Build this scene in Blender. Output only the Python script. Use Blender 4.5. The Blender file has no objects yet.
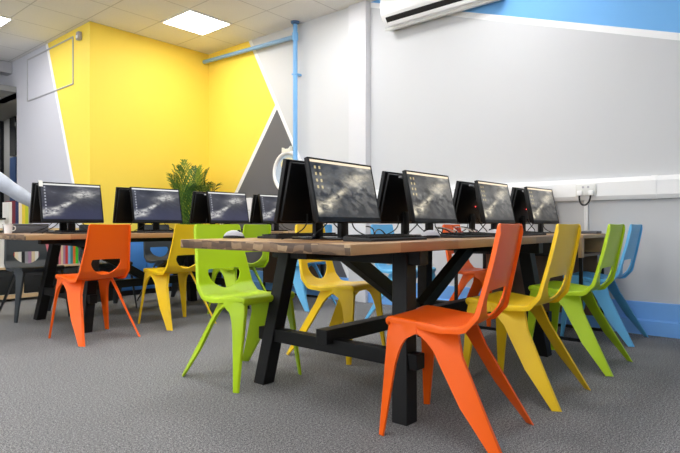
import bpy, bmesh, math, random
from mathutils import Vector, Matrix, Euler
from mathutils.geometry import delaunay_2d_cdt
random.seed(7)
R = math.radians
scene = bpy.context.scene
COL = scene.collection
CAMH = .83

# ------------------------------------------------------------------ helpers
def lin(c):
    o = []
    for v in c[:3]:
        v = v / 255.
        o.append(v / 12.92 if v <= .04045 else ((v + .055) / 1.055) ** 2.4)
    return (o[0], o[1], o[2], 1.)

def obj(name, bm, mat=None, parent=None, smooth=30, loc=None, rz=0):
    me = bpy.data.meshes.new(name)
    if isinstance(bm, bmesh.types.BMesh):
        bmesh.ops.recalc_face_normals(bm, faces=bm.faces[:])
        bm.to_mesh(me); bm.free()
    else:
        me.from_pydata(bm[0], [], bm[1])
    o = bpy.data.objects.new(name, me); COL.objects.link(o)
    if mat: me.materials.append(mat)
    if smooth:
        me.polygons.foreach_set('use_smooth', [True] * len(me.polygons))
        me.set_sharp_from_angle(angle=R(smooth))
    if parent: o.parent = parent
    if loc: o.location = loc
    o.rotation_euler.z = rz
    return o

def empty(name, loc=(0, 0, 0), rz=0.):
    o = bpy.data.objects.new(name, None); COL.objects.link(o)
    o.empty_display_size = .1; o.location = loc; o.rotation_euler.z = rz
    return o

def tag(o, label=None, cat=None, group=None, kind=None):
    if label: o['label'] = label
    if cat: o['category'] = cat
    if group: o['group'] = group
    if kind: o['kind'] = kind
    return o

def B(): return bmesh.new()

def box(bm, x0, x1, y0, y1, z0, z1, bev=0., seg=2):
    vs = [bm.verts.new(p) for p in ((x0,y0,z0),(x1,y0,z0),(x1,y1,z0),(x0,y1,z0),(x0,y0,z1),(x1,y0,z1),(x1,y1,z1),(x0,y1,z1))]
    fs = [bm.faces.new([vs[i] for i in f]) for f in ((3,2,1,0),(4,5,6,7),(0,1,5,4),(1,2,6,5),(2,3,7,6),(3,0,4,7))]
    if bev:
        es = list({e for f in fs for e in f.edges})
        bmesh.ops.bevel(bm, geom=es, offset=bev, segments=seg, profile=.5, affect='EDGES', clamp_overlap=True)
    return bm

def bar(bm, a, b, w, h, up=(0, 0, 1), bev=0.):
    """box beam from a to b, w sideways, h along up"""
    a, b = Vector(a), Vector(b); d = (b - a).normalized(); up = Vector(up)
    s = d.cross(up).normalized(); u = s.cross(d).normalized()
    vs = []
    for p in (a, b):
        for i, j in ((-1,-1),(1,-1),(1,1),(-1,1)):
            vs.append(bm.verts.new(p + s * (i * w / 2) + u * (j * h / 2)))
    fs = [bm.faces.new([vs[i] for i in f]) for f in ((3,2,1,0),(4,5,6,7),(0,1,5,4),(1,2,6,5),(2,3,7,6),(3,0,4,7))]
    if bev:
        es = list({e for f in fs for e in f.edges})
        bmesh.ops.bevel(bm, geom=es, offset=bev, segments=2, profile=.5, affect='EDGES')
    return bm

def tube(bm, pts, r, n=8, cap=True, closed=False):
    pts = [Vector(p) for p in pts]; rings = []
    m = len(pts); prev = None
    for i, p in enumerate(pts):
        if closed: t = pts[(i + 1) % m] - pts[i - 1]
        else: t = pts[min(i + 1, m - 1)] - pts[max(i - 1, 0)]
        t.normalize()
        if prev is None:
            a = Vector((0, 0, 1)) if abs(t.z) < .9 else Vector((1, 0, 0))
            u = t.cross(a).normalized()
        else:
            u = (prev - t * prev.dot(t)).normalized()
        prev = u; v = t.cross(u)
        rr = r[i] if isinstance(r, (list, tuple)) else r
        rings.append([bm.verts.new(p + (u * math.cos(2*math.pi*k/n) + v * math.sin(2*math.pi*k/n)) * rr) for k in range(n)])
    for i in range(m if closed else m - 1):
        A, Bq = rings[i], rings[(i + 1) % m]
        for k in range(n): bm.faces.new((A[k], A[(k+1) % n], Bq[(k+1) % n], Bq[k]))
    if cap and not closed:
        bm.faces.new(rings[0][::-1]); bm.faces.new(rings[-1])
    return bm

def lathe(bm, prof, n=24, c=(0, 0, 0)):
    rings = []
    for r, z in prof:
        if r < 1e-5: rings.append([bm.verts.new((c[0], c[1], c[2] + z))])
        else: rings.append([bm.verts.new((c[0] + r*math.cos(2*math.pi*k/n), c[1] + r*math.sin(2*math.pi*k/n), c[2] + z)) for k in range(n)])
    for A, Bq in zip(rings, rings[1:]):
        for k in range(n):
            a, b = A[k % len(A)], A[(k+1) % len(A)]
            c_, d = Bq[(k+1) % len(Bq)], Bq[k % len(Bq)]
            f = []
            for v in (a, b, c_, d):
                if v not in f: f.append(v)
            if len(f) > 2: bm.faces.new(f)
    return bm

def prism(bm, poly, axis, a, b, bev=0.):
    """poly: 2D points; extruded along axis ('x','y','z') between a and b"""
    def P(p, t):
        return {'x': (t, p[0], p[1]), 'y': (p[0], t, p[1]), 'z': (p[0], p[1], t)}[axis]
    A = [bm.verts.new(P(p, a)) for p in poly]; C = [bm.verts.new(P(p, b)) for p in poly]
    fs = [bm.faces.new(A[::-1]), bm.faces.new(C)]
    n = len(poly)
    for i in range(n): fs.append(bm.faces.new((A[i], A[(i+1) % n], C[(i+1) % n], C[i])))
    if bev:
        es = list({e for f in fs for e in f.edges})
        bmesh.ops.bevel(bm, geom=es, offset=bev, segments=2, profile=.5, affect='EDGES')
    return bm

def bez(a, b, c, d, n=14):
    a, b, c, d = map(Vector, (a, b, c, d))
    return [a*(1-t)**3 + 3*b*t*(1-t)**2 + 3*c*t*t*(1-t) + d*t**3 for t in [i/n for i in range(n+1)]]

def dup(root, loc, rz=None, mats=None):
    """copy of a thing with copies of its parts and sub-parts (mesh data shared)"""
    r = root.copy(); COL.objects.link(r); r.location = loc
    if rz is not None: r.rotation_euler.z = rz
    for ch in list(root.children):
        c = ch.copy(); COL.objects.link(c); c.parent = r
        for g in list(ch.children):
            d = g.copy(); COL.objects.link(d); d.parent = c
    return r

def setmat(root, mat, names=None):
    for ch in list(root.children) + [g for c in root.children for g in c.children]:
        if ch.type == 'MESH' and (names is None or ch.name.split('.')[0] in names):
            ch.material_slots[0].link = 'OBJECT'; ch.material_slots[0].material = mat

# ------------------------------------------------------------------ materials
def newmat(name):
    m = bpy.data.materials.new(name); m.use_nodes = True
    return m, m.node_tree, m.node_tree.nodes['Principled BSDF']

class NT:
    """small node-expression helper"""
    def __init__(s, nt): s.nt = nt
    def node(s, t, **k):
        n = s.nt.nodes.new(t)
        for a, v in k.items(): setattr(n, a, v)
        return n
    def link(s, a, b): s.nt.links.new(a, b)
    def put(s, v, sock):
        if isinstance(v, bpy.types.NodeSocket): s.link(v, sock)
        else: sock.default_value = v
    def m(s, op, a, b=0., c=None, clamp=False):
        n = s.node('ShaderNodeMath', operation=op, use_clamp=clamp)
        s.put(a, n.inputs[0]); s.put(b, n.inputs[1])
        if c is not None: s.put(c, n.inputs[2])
        return n.outputs[0]
    def mix(s, f, a, b):
        n = s.node('ShaderNodeMix', data_type='RGBA')
        s.put(f, n.inputs[0]); s.put(a, n.inputs[6]); s.put(b, n.inputs[7])
        return n.outputs[2]
    def objxyz(s):
        t = s.node('ShaderNodeTexCoord'); x = s.node('ShaderNodeSeparateXYZ')
        s.link(t.outputs['Object'], x.inputs[0])
        return t.outputs['Object'], x.outputs[0], x.outputs[1], x.outputs[2]
    def noise(s, vec, scale, detail=3., rough=.5, dist=0.):
        n = s.node('ShaderNodeTexNoise')
        if vec is not None: s.link(vec, n.inputs['Vector'])
        n.inputs['Scale'].default_value = scale; n.inputs['Detail'].default_value = detail
        n.inputs['Roughness'].default_value = rough; n.inputs['Distortion'].default_value = dist
        return n.outputs['Fac'] if 'Fac' in n.outputs else n.outputs[0]
    def comb(s, x, y, z=0.):
        n = s.node('ShaderNodeCombineXYZ')
        s.put(x, n.inputs[0]); s.put(y, n.inputs[1]); s.put(z, n.inputs[2])
        return n.outputs[0]
    def ramp(s, f, stops):
        n = s.node('ShaderNodeValToRGB'); e = n.color_ramp.elements
        while len(e) < len(stops): e.new(.5)
        for q, (p, c) in zip(e, stops): q.position = p; q.color = c
        s.link(f, n.inputs[0]); return n.outputs[0]

def plain(name, rgb, rough=.5, metal=0., spec=.5, var=.04, scale=30., bump=0., coat=0.):
    m, nt, p = newmat(name); q = NT(nt)
    v, x, y, z = q.objxyz()
    f = q.noise(v, scale, 3.)
    c = lin(rgb)
    c1 = tuple(min(1., k * (1 + var)) for k in c[:3]) + (1,); c0 = tuple(k * (1 - var) for k in c[:3]) + (1,)
    q.link(q.mix(f, c0, c1), p.inputs['Base Color'])
    p.inputs['Roughness'].default_value = rough; p.inputs['Metallic'].default_value = metal
    p.inputs['Specular IOR Level'].default_value = spec
    p.inputs['Coat Weight'].default_value = coat
    if bump:
        b = q.node('ShaderNodeBump'); b.inputs['Strength'].default_value = bump; b.inputs['Distance'].default_value = .002
        q.link(f, b.inputs['Height']); q.link(b.outputs[0], p.inputs['Normal'])
    return m

def emis(name, rgb, st):
    m, nt, p = newmat(name)
    p.inputs['Base Color'].default_value = (.8, .8, .8, 1)
    p.inputs['Emission Color'].default_value = lin(rgb); p.inputs['Emission Strength'].default_value = st
    return m

YEL = (254, 223, 90); WHT = (228, 228, 230); LBLUE = (120, 184, 242); PURE = (245, 245, 246)
M = {}
M['orange'] = plain('orange_plastic', (250, 100, 10), .38, spec=.35, var=.02, bump=.05, scale=300)
M['yellow'] = plain('yellow_plastic', (243, 202, 28), .38, spec=.35, var=.02, bump=.05, scale=300)
M['green'] = plain('lime_plastic', (180, 214, 30), .38, spec=.35, var=.02, bump=.05, scale=300)
M['blue'] = plain('blue_plastic', (100, 182, 232), .38, spec=.35, var=.02, bump=.05, scale=300)
M['charcoal'] = plain('charcoal_plastic', (44, 50, 54), .42, var=.03, bump=.05, scale=300)
M['black_wood'] = plain('black_painted_wood', (11, 11, 12), .5, spec=.3, var=.25, scale=25, bump=.3)
M['black'] = plain('black_plastic', (9, 9, 10), .4, spec=.3, var=.1)
M['gloss_black'] = plain('gloss_black_plastic', (7, 7, 8), .16, var=.1)
M['soft_black'] = plain('matt_black_plastic', (22, 22, 24), .6, var=.1)
M['dark_cable'] = plain('black_cable_rubber', (14, 14, 15), .5)
M['white_cable'] = plain('pale_cable', (215, 212, 205), .5)
M['white_plastic'] = plain('white_plastic', (244, 244, 244), .4, var=.01)
M['offwhite'] = plain('off_white_plastic', (226, 226, 222), .45, var=.02)
M['silver'] = plain('silver_plastic', (176, 176, 182), .35, var=.03)
M['skirt_blue'] = plain('blue_gloss_paint', (122, 180, 246), .35, var=.02)
M['pipe_blue'] = plain('pale_blue_pipe_paint', (122, 182, 236), .4, var=.03)
M['grey_trim'] = plain('grey_trim_paint', (176, 176, 180), .5)
M['paper'] = plain('white_paper', (238, 236, 230), .8)
M['beige_edge'] = plain('birch_ply', (214, 186, 142), .55, var=.12, scale=40)
M['shelf_white'] = plain('white_laminate', (222, 222, 220), .5)
M['dark_bin'] = plain('dark_storage_bin', (26, 28, 30), .6)
M['blue_unit'] = plain('mid_blue_laminate', (72, 138, 214), .5)
M['grey_box'] = plain('dark_grey_device', (92, 94, 100), .5)
M['pot'] = plain('terracotta_grey_pot', (70, 66, 62), .6)
M['soil'] = plain('soil', (50, 36, 26), .9, var=.3)
M['stem'] = plain('palm_stem', (150, 140, 48), .55, var=.25)
M['leafA'] = plain('palm_leaf', (58, 100, 34), .5, var=.35, scale=6)
M['leafB'] = plain('palm_leaf_light', (128, 154, 52), .5, var=.35, scale=6)
M['red_led'] = emis('red_power_light', (255, 40, 40), 1.2)
M['skin'] = plain('skin', (196, 148, 122), .5)
M['shirt'] = plain('pale_blue_shirt', (196, 204, 218), .8, var=.07, scale=11, bump=8.)
M['trousers'] = plain('navy_trousers', (36, 40, 58), .85)
M['hair'] = plain('brown_hair', (48, 32, 22), .6, var=.3, scale=60)
M['shoe'] = plain('black_leather', (20, 18, 18), .4)
M['light_on'] = emis('lit_diffuser', (252, 251, 250), 7.5)
M['door_blue'] = plain('blue_door_paint', (36, 72, 124), .5)
M['dark_glass'] = plain('dark_glass', (18, 20, 30), .1)
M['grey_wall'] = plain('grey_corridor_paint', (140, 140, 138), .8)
M['brown_panel'] = plain('brown_veneer', (96, 74, 56), .5, var=.15, scale=14)

def carpet():
    m, nt, p = newmat('grey_carpet'); q = NT(nt); v, x, y, z = q.objxyz()
    f1 = q.noise(v, 210., 1., .6); f2 = q.noise(v, 90., 3., .8); f3 = q.noise(v, 1.3, 2.)
    f = q.m('ADD', q.m('MULTIPLY', f1, .55), q.m('MULTIPLY', f2, .45))
    c = q.ramp(f, [(.36, lin((66, 67, 68))), (.5, lin((122, 122, 123))), (.64, lin((184, 183, 183)))])
    c = q.mix(q.m('MULTIPLY', f3, .25), c, lin((92, 90, 90)))
    q.link(c, p.inputs['Base Color']); p.inputs['Roughness'].default_value = .95
    p.inputs['Specular IOR Level'].default_value = .1
    b = q.node('ShaderNodeBump'); b.inputs['Strength'].default_value = .6; b.inputs['Distance'].default_value = .004
    q.link(f, b.inputs['Height']); q.link(b.outputs[0], p.inputs['Normal'])
    return m
M['carpet'] = carpet()

def ceiling_mat():
    m, nt, p = newmat('ceiling_tiles'); q = NT(nt); v, x, y, z = q.objxyz()
    def g(c, off):
        f = q.m('FRACT', q.m('DIVIDE', q.m('ADD', c, off), .6))
        d = q.m('ABSOLUTE', q.m('SUBTRACT', f, .5))
        return q.m('GREATER_THAN', d, .5 - .011)
    lines = q.m('MAXIMUM', g(x, 60 - 3.525), g(y, 60 - 5.26))
    fine = q.noise(v, 120., 3., .7)
    c = q.mix(fine, lin((222, 220, 216)), lin((242, 241, 238)))
    c = q.mix(q.m('MULTIPLY', lines, .45), c, lin((150, 148, 144)))
    q.link(c, p.inputs['Base Color']); p.inputs['Roughness'].default_value = .9
    b = q.node('ShaderNodeBump'); b.inputs['Strength'].default_value = .3; b.inputs['Distance'].default_value = .003
    q.link(q.m('SUBTRACT', 1., lines), b.inputs['Height']); q.link(b.outputs[0], p.inputs['Normal'])
    return m
M['ceiling'] = ceiling_mat()

def wall_paint(name, kind):
    m, nt, p = newmat(name); q = NT(nt); v, x, y, z = q.objxyz()
    grain = q.noise(v, 180., 2.)
    def line(y0, z0, k): return q.m('SUBTRACT', z, q.m('ADD', q.m('MULTIPLY', q.m('SUBTRACT', y, y0), k), z0))
    def band(d, w): return q.m('LESS_THAN', q.m('ABSOLUTE', d), w)
    if kind == 'right':
        d = line(.757, 2.214, .343)
        c = q.mix(q.m('GREATER_THAN', d, 0.), lin((207, 208, 210)), lin(LBLUE))
        c = q.mix(band(d, .028), c, lin(PURE))
    elif kind == 'corner':
        d1 = line(5.058, 2.319, 1.772); d2 = line(5.058, 2.319, -1.32)
        left = q.m('LESS_THAN', d1, 0.)             # larger y than the long stripe
        c = q.mix(q.m('MULTIPLY', left, q.m('GREATER_THAN', d2, 0.)), lin((211, 212, 214)), lin(YEL))
        c = q.mix(q.m('MULTIPLY', left, q.m('LESS_THAN', d2, 0.)), c, lin((104, 104, 108)))
        c = q.mix(band(d1, .052), c, lin(PURE))
        c = q.mix(q.m('MULTIPLY', left, band(d2, .048)), c, lin(PURE))
    elif kind == 'left':
        d = line(7.685, 3.146, 2.37)
        c = q.mix(q.m('LESS_THAN', d, 0.), lin(YEL), lin((206, 206, 214)))
        # stripe on the border; yellow lies towards smaller y, where d > 0
        c = q.mix(q.m('GREATER_THAN', d, 0.), lin((206, 206, 214)), lin(YEL))
        c = q.mix(band(d, .085), c, lin(PURE))
    elif kind == 'yellow':
        c = q.mix(grain, lin(YEL), lin((254, 222, 88)))
    else:
        c = q.mix(grain, lin((216, 216, 220)), lin((222, 222, 225)))
    q.link(c, p.inputs['Base Color']); p.inputs['Roughness'].default_value = .6
    p.inputs['Specular IOR Level'].default_value = .3
    b = q.node('ShaderNodeBump'); b.inputs['Strength'].default_value = .08; b.inputs['Distance'].default_value = .002
    q.link(grain, b.inputs['Height']); q.link(b.outputs[0], p.inputs['Normal'])
    return m

def butcher(name='butcher_block'):
    m, nt, p = newmat(name); q = NT(nt); v, x, y, z = q.objxyz()
    rows = q.m('FLOOR', q.m('DIVIDE', y, .062))
    wn = q.node('ShaderNodeTexWhiteNoise', noise_dimensions='2D')
    q.link(q.comb(rows, 3.7), wn.inputs['Vector'])
    seg = q.m('FLOOR', q.m('DIVIDE', q.m('ADD', x, q.m('MULTIPLY', wn.outputs[0], 3.)), .46))
    w2 = q.node('ShaderNodeTexWhiteNoise', noise_dimensions='2D'); q.link(q.comb(rows, seg), w2.inputs['Vector'])
    base = q.ramp(w2.outputs[0], [(0., lin((98, 68, 42))), (.3, lin((140, 102, 66))), (.6, lin((172, 132, 88))), (1., lin((204, 168, 118)))])
    gr = q.noise(q.comb(q.m('MULTIPLY', x, 3.), q.m('MULTIPLY', y, 45.), q.m('MULTIPLY', z, 45.)), 1.6, 5., .65, .6)
    c = q.mix(q.m('MULTIPLY', gr, .5), base, lin((98, 66, 44)))
    # end grain on the short sides: darker, blocky
    geo = q.node('ShaderNodeNewGeometry'); sx = q.node('ShaderNodeSeparateXYZ'); q.link(geo.outputs['True Normal'], sx.inputs[0])
    end = q.m('GREATER_THAN', q.m('ABSOLUTE', sx.outputs[0]), .7)
    jt = q.noise(v, 9., 2.); r2 = q.m('FLOOR', q.m('DIVIDE', q.m('ADD', y, q.m('MULTIPLY', jt, .12)), .047)); hz = q.m('FLOOR', q.m('DIVIDE', q.m('ADD', z, q.m('MULTIPLY', q.noise(v, 14., 1.), .03)), .024))
    w3 = q.node('ShaderNodeTexWhiteNoise', noise_dimensions='2D'); q.link(q.comb(r2, hz), w3.inputs['Vector'])
    ec = q.ramp(w3.outputs[0], [(0., lin((66, 48, 34))), (.4, lin((104, 80, 58))), (.75, lin((144, 114, 82))), (1., lin((190, 160, 120)))])
    ec = q.mix(q.m('MULTIPLY', q.noise(v, 60., 4., .7), .6), ec, lin((78, 58, 44)))
    c = q.mix(end, c, ec)
    q.link(c, p.inputs['Base Color']); p.inputs['Roughness'].default_value = .42
    return m
M['wood'] = butcher()
M['oak'] = plain('oak_veneer', (186, 150, 108), .45, var=.12, scale=12)

def screen_mat(name, warm, seed, icons, st=1.):
    """a lit desktop with a grey mountain picture; u to the right, v up from the UV map"""
    m, nt, p = newmat(name); q = NT(nt)
    uv = q.node('ShaderNodeUVMap'); sp = q.node('ShaderNodeSeparateXYZ'); q.link(uv.outputs[0], sp.inputs[0])
    u, v = sp.outputs[0], sp.outputs[1]
    if warm:
        tints = [(.0, lin((24, 24, 26))), (.42, lin((92, 91, 88))), (.62, lin((146, 142, 132))), (1., lin((214, 206, 188)))]
        # skyline: a central peak and a lower shoulder
        pk = q.m('SUBTRACT', .78, q.m('MULTIPLY', q.m('ABSOLUTE', q.m('SUBTRACT', u, .42)), 1.5))
        sh = q.m('SUBTRACT', .50, q.m('MULTIPLY', q.m('ABSOLUTE', q.m('SUBTRACT', u, .12)), .5))
        sh2 = q.m('SUBTRACT', .58, q.m('MULTIPLY', q.m('ABSOLUTE', q.m('SUBTRACT', u, .8)), .7))
    else:
        tints = [(.0, lin((20, 22, 34))), (.42, lin((50, 51, 60))), (.66, lin((104, 104, 110))), (1., lin((214, 212, 210)))]
        pk = q.m('SUBTRACT', .74, q.m('MULTIPLY', q.m('ABSOLUTE', q.m('SUBTRACT', u, .74)), .8))
        sh = q.m('SUBTRACT', .36, q.m('MULTIPLY', q.m('ABSOLUTE', q.m('SUBTRACT', u, .15)), .5))
        sh2 = q.m('SUBTRACT', .6, q.m('MULTIPLY', q.m('ABSOLUTE', q.m('SUBTRACT', u, .48)), 1.2))
    jag = q.noise(q.comb(q.m('MULTIPLY', u, 7.), seed), 1.6, 5., .7)
    h = q.m('ADD', q.m('MAXIMUM', pk, q.m('MAXIMUM', sh, sh2)), q.m('MULTIPLY', q.m('SUBTRACT', jag, .5), .32))
    ins = q.m('SUBTRACT', h, v)
    mask = q.m('MULTIPLY', ins, 25., clamp=True)
    ridg = q.noise(q.comb(q.m('ADD', q.m('MULTIPLY', u, 4.), q.m('MULTIPLY', v, 3.)), q.m('SUBTRACT', q.m('MULTIPLY', v, 2.4), q.m('MULTIPLY', u, 1.2)), seed), 2.2, 7., .68, .6)
    snow = q.m('MULTIPLY', q.m('SUBTRACT', ridg, .45), 7., clamp=True)
    snow = q.m('MULTIPLY', snow, q.m('SUBTRACT', 1., q.m('MULTIPLY', ins, 1.2), clamp=True))
    mt = q.m('ADD', .05, q.m('MULTIPLY', snow, .42))
    cl = q.noise(q.comb(q.m('MULTIPLY', u, 2.4), q.m('MULTIPLY', v, 3.2), seed + 4), 1.5, 5., .6)
    sky = q.m('ADD', q.m('ADD', .20, q.m('MULTIPLY', u, .22 if warm else .1)), q.m('MULTIPLY', q.m('SUBTRACT', cl, .5), 1.5), clamp=True)
    val = q.m('ADD', q.m('MULTIPLY', mask, mt), q.m('MULTIPLY', q.m('SUBTRACT', 1., mask), sky))
    c = q.ramp(val, tints)
    if not warm:
        low = q.m('MULTIPLY', q.m('SUBTRACT', .5, v), 3., clamp=True)
        c = q.mix(q.m('MULTIPLY', low, .75), c, lin((34, 36, 62)))
    g = lambda a: q.m('POWER', 2.71828, q.m('MULTIPLY', q.m('MULTIPLY', a, a), -1.))
    nz = q.noise(q.comb(q.m('MULTIPLY', u, 5.), q.m('MULTIPLY', v, 6.), seed + 9), 1.8, 6., .65, .4)
    nz = q.m('MULTIPLY', q.m('SUBTRACT', nz, .36), 3.6, clamp=True)
    st1 = q.m('MULTIPLY', g(q.m('DIVIDE', q.m('SUBTRACT', v, q.m('ADD', .1, q.m('MULTIPLY', u, .82))), .06)), q.m('MULTIPLY', q.m('SUBTRACT', .58, u), 6., clamp=True))
    bl = q.m('MULTIPLY', g(q.m('DIVIDE', q.m('SUBTRACT', u, .70), .19)), g(q.m('DIVIDE', q.m('SUBTRACT', v, q.m('ADD', .58, q.m('MULTIPLY', u, .2))), .10)))
    fg = q.m('MULTIPLY', g(q.m('DIVIDE', q.m('SUBTRACT', u, .1), .16)), g(q.m('DIVIDE', q.m('SUBTRACT', v, .2), .09)))
    br = q.m('MULTIPLY', q.m('ADD', q.m('ADD', st1, bl), fg, clamp=True), nz)
    c = q.mix(q.m('MULTIPLY', br, .85), c, lin((206, 196, 172) if warm else (214, 212, 206)))
    # menu bar along the top
    c = q.mix(q.m('GREATER_THAN', v, .955), c, lin((214, 196, 168) if warm else (196, 196, 192)))
    # desktop icons at the left
    if icons:
        cols = 2 if warm else 1
        cw, chh = (.065, .115) if warm else (.055, .085)
        fu = q.m('FRACT', q.m('DIVIDE', q.m('SUBTRACT', u, .03), cw)); fv = q.m('FRACT', q.m('DIVIDE', v, chh))
        a = q.m('MULTIPLY', q.m('GREATER_THAN', fu, .3), q.m('LESS_THAN', fu, .72))
        b = q.m('MULTIPLY', q.m('GREATER_THAN', fv, .3), q.m('LESS_THAN', fv, .75))
        zone = q.m('MULTIPLY', q.m('MULTIPLY', q.m('GREATER_THAN', u, .03), q.m('LESS_THAN', u, .03 + cw * cols)),
                   q.m('MULTIPLY', q.m('LESS_THAN', v, .92), q.m('GREATER_THAN', v, .46 if warm else .2)))
        k = q.m('MULTIPLY', q.m('MULTIPLY', a, b), zone)
        c = q.mix(q.m('MULTIPLY', k, .5), c, lin((226, 206, 150) if warm else (206, 206, 214)))
    p.inputs['Base Color'].default_value = (.012, .012, .013, 1)
    p.inputs['Roughness'].default_value = .28
    q.link(c, p.inputs['Emission Color']); p.inputs['Emission Strength'].default_value = st
    return m
SCR = [screen_mat('grey_mountain_desktop', True, 2.3, True, .62), screen_mat('blue_mountain_desktop', False, 7.7, True, .6)]

# ------------------------------------------------------------------ the setting
def struct(name, bm, mat, smooth=0):
    return tag(obj(name, bm, mat, smooth=smooth), kind='structure')

HC = 3.23
XL, XR, YN, YF = -3.6, 4.7, -3.2, 9.8
struct('floor', box(B(), XL - .1, 5.1, YN - .1, 12.3, -.08, 0), M['carpet'])
struct('ceiling', box(B(), XL - .1, 5.1, YN - .1, YF + .1, HC, HC + .08), M['ceiling'])
struct('wall_right', box(B(), XR, XR + .15, YN, 3.70, 0, HC), wall_paint('right_wall_paint', 'right'))
struct('wall_corner', box(B(), 4.65, 4.85, 3.70, 6.47, 0, HC), wall_paint('corner_wall_paint', 'corner'))
struct('column', box(B(), 4.615, 4.70, 3.632, 3.872, 0, HC, .004), wall_paint('column_paint', 'plain'))
struct('wall_back', box(B(), 2.975, 4.85, 6.47, 6.62, 0, HC), wall_paint('back_wall_yellow', 'yellow'))
b = B(); box(b, 2.975, 3.12, 6.62, 8.79, 0, HC); box(b, 2.975, 3.12, 8.79, YF, 2.76, HC)
struct('wall_left', b, wall_paint('left_wall_paint', 'left'))
pw = wall_paint('plain_wall_paint', 'plain')
struct('wall_far_left', box(B(), XL, 2.975, YF, YF + .12, 0, HC), pw)
wy0, wy1, wz0, wz1 = -1.2, 8.4, .95, 2.85  # opening added out of view so sky light lifts the ceiling and upper walls
b = B(); box(b, XL - .12, XL, YN, YF, 0, wz0); box(b, XL - .12, XL, YN, YF, wz1, HC); box(b, XL - .12, XL, YN, wy0, wz0, wz1); box(b, XL - .12, XL, wy1, YF, wz0, wz1)
struct('wall_rear', b, pw)
b = B()
for k in range(7):
    yy = wy0 + (wy1 - wy0) * k / 6
    box(b, XL - .09, XL - .03, max(yy - .03, wy0), min(yy + .03, wy1), wz0, wz1)
box(b, XL - .09, XL - .03, wy0, wy1, wz0, wz0 + .05); box(b, XL - .09, XL - .03, wy0, wy1, wz1 - .05, wz1)
struct('fill_window', b, M['white_plastic'])  # frame of the added, unseen fill-light opening
struct('wall_front', box(B(), XL, XR, YN - .12, YN, 0, HC), pw)
struct('beam', box(B(), .2, 2.97, 8.95, 9.15, 3.06, 3.22), M['grey_trim'])
# corridor seen through the opening in the left wall
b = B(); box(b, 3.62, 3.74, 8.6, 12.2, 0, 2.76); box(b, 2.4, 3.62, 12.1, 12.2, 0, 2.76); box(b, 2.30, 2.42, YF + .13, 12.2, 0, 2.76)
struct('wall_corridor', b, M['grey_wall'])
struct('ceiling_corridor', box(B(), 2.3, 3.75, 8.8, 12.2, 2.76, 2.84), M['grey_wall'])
d = struct('door_1', box(B(), 3.57, 3.615, 10.62, 10.90, .005, 2.03, .006), M['door_blue'])
d2 = struct('window_1', box(B(), 3.57, 3.615, 10.62, 10.90, 2.06, 2.74, .004), M['dark_glass'])
d3 = struct('trim_1', box(B(), 3.56, 3.618, 11.33, 11.62, .0, 2.74, .004), M['dark_glass'])
# blue two-step skirting on the right wall and the corner wall
def skirt(name, x, y0, y1):
    b = B()
    prism(b, [(x, .0), (x, .245), (x - .018, .245), (x - .02, .24), (x - .022, .115), (x - .045, .105), (x - .047, 0)], 'y', y0, y1)
    return struct(name, b, M['skirt_blue'])
skirt('baseboard_right', XR, YN, 3.628)
skirt('baseboard_corner', 4.65, 3.874, 6.465)
# raised frame of an access hatch high on the left wall
b = B()
ya, yb, za, zb = 6.903, 8.373, 2.56, 3.15; w = .014; x1 = 2.975; x0 = 2.963
box(b, x0, x1, ya, yb, za, za + w); box(b, x0, x1, ya, yb, zb - w, zb); box(b, x0, x1, ya, ya + w, za + w, zb - w); box(b, x0, x1, yb - w, yb, za + w, zb - w)
struct('trim_2', b, M['grey_trim'])

# ------------------------------------------------------------------ ceiling lights
def ceiling_light():
    r = empty('ceiling_light')
    b = B(); s = .297; f = .022
    box(b, -s, s, -s, -s + f, -.012, 0); box(b, -s, s, s - f, s, -.012, 0); box(b, -s, -s + f, -s + f, s - f, -.012, 0); box(b, s - f, s, -s + f, s - f, -.012, 0)
    obj('frame', b, M['white_plastic'], r, 0)
    obj('diffuser', box(B(), -s + f, s - f, -s + f, s - f, -.008, -.001), M['light_on'], r, 0)
    return r
lamp0 = ceiling_light(); lamp0.location = (3.825, 5.56, HC)
tag(lamp0, 'lit square ceiling panel above the yellow corner, right of the other lit panel', 'ceiling light', 'square ceiling light panels')
l = dup(lamp0, (2.06, 7.36, HC)); tag(l, 'lit square ceiling panel cut by the left edge of the photo', 'ceiling light', 'square ceiling light panels')
for x, y in ((3.825, 3.76), (2.025, 5.56), (2.025, 3.76), (2.025, 1.96), (3.825, 1.96), (.225, 7.36), (.225, 5.56), (.225, 3.76), (.225, 1.96), (.225, .16),
             (-1.575, 5.56), (-1.575, 3.76), (-1.575, 1.96), (-1.575, .16), (.225, -1.64), (-1.575, -1.64)):
    l = dup(lamp0, (x, y, HC)); tag(l, 'lit square ceiling panel outside the view, over the tables and the viewer', 'ceiling light', 'square ceiling light panels out of view')

l = dup(lamp0, (2.75, 11.25, 2.76)); tag(l, 'lit panel added out of view to brighten the corridor beyond the left opening', 'ceiling light')  # unseen extra panel, added to light the corridor

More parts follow.
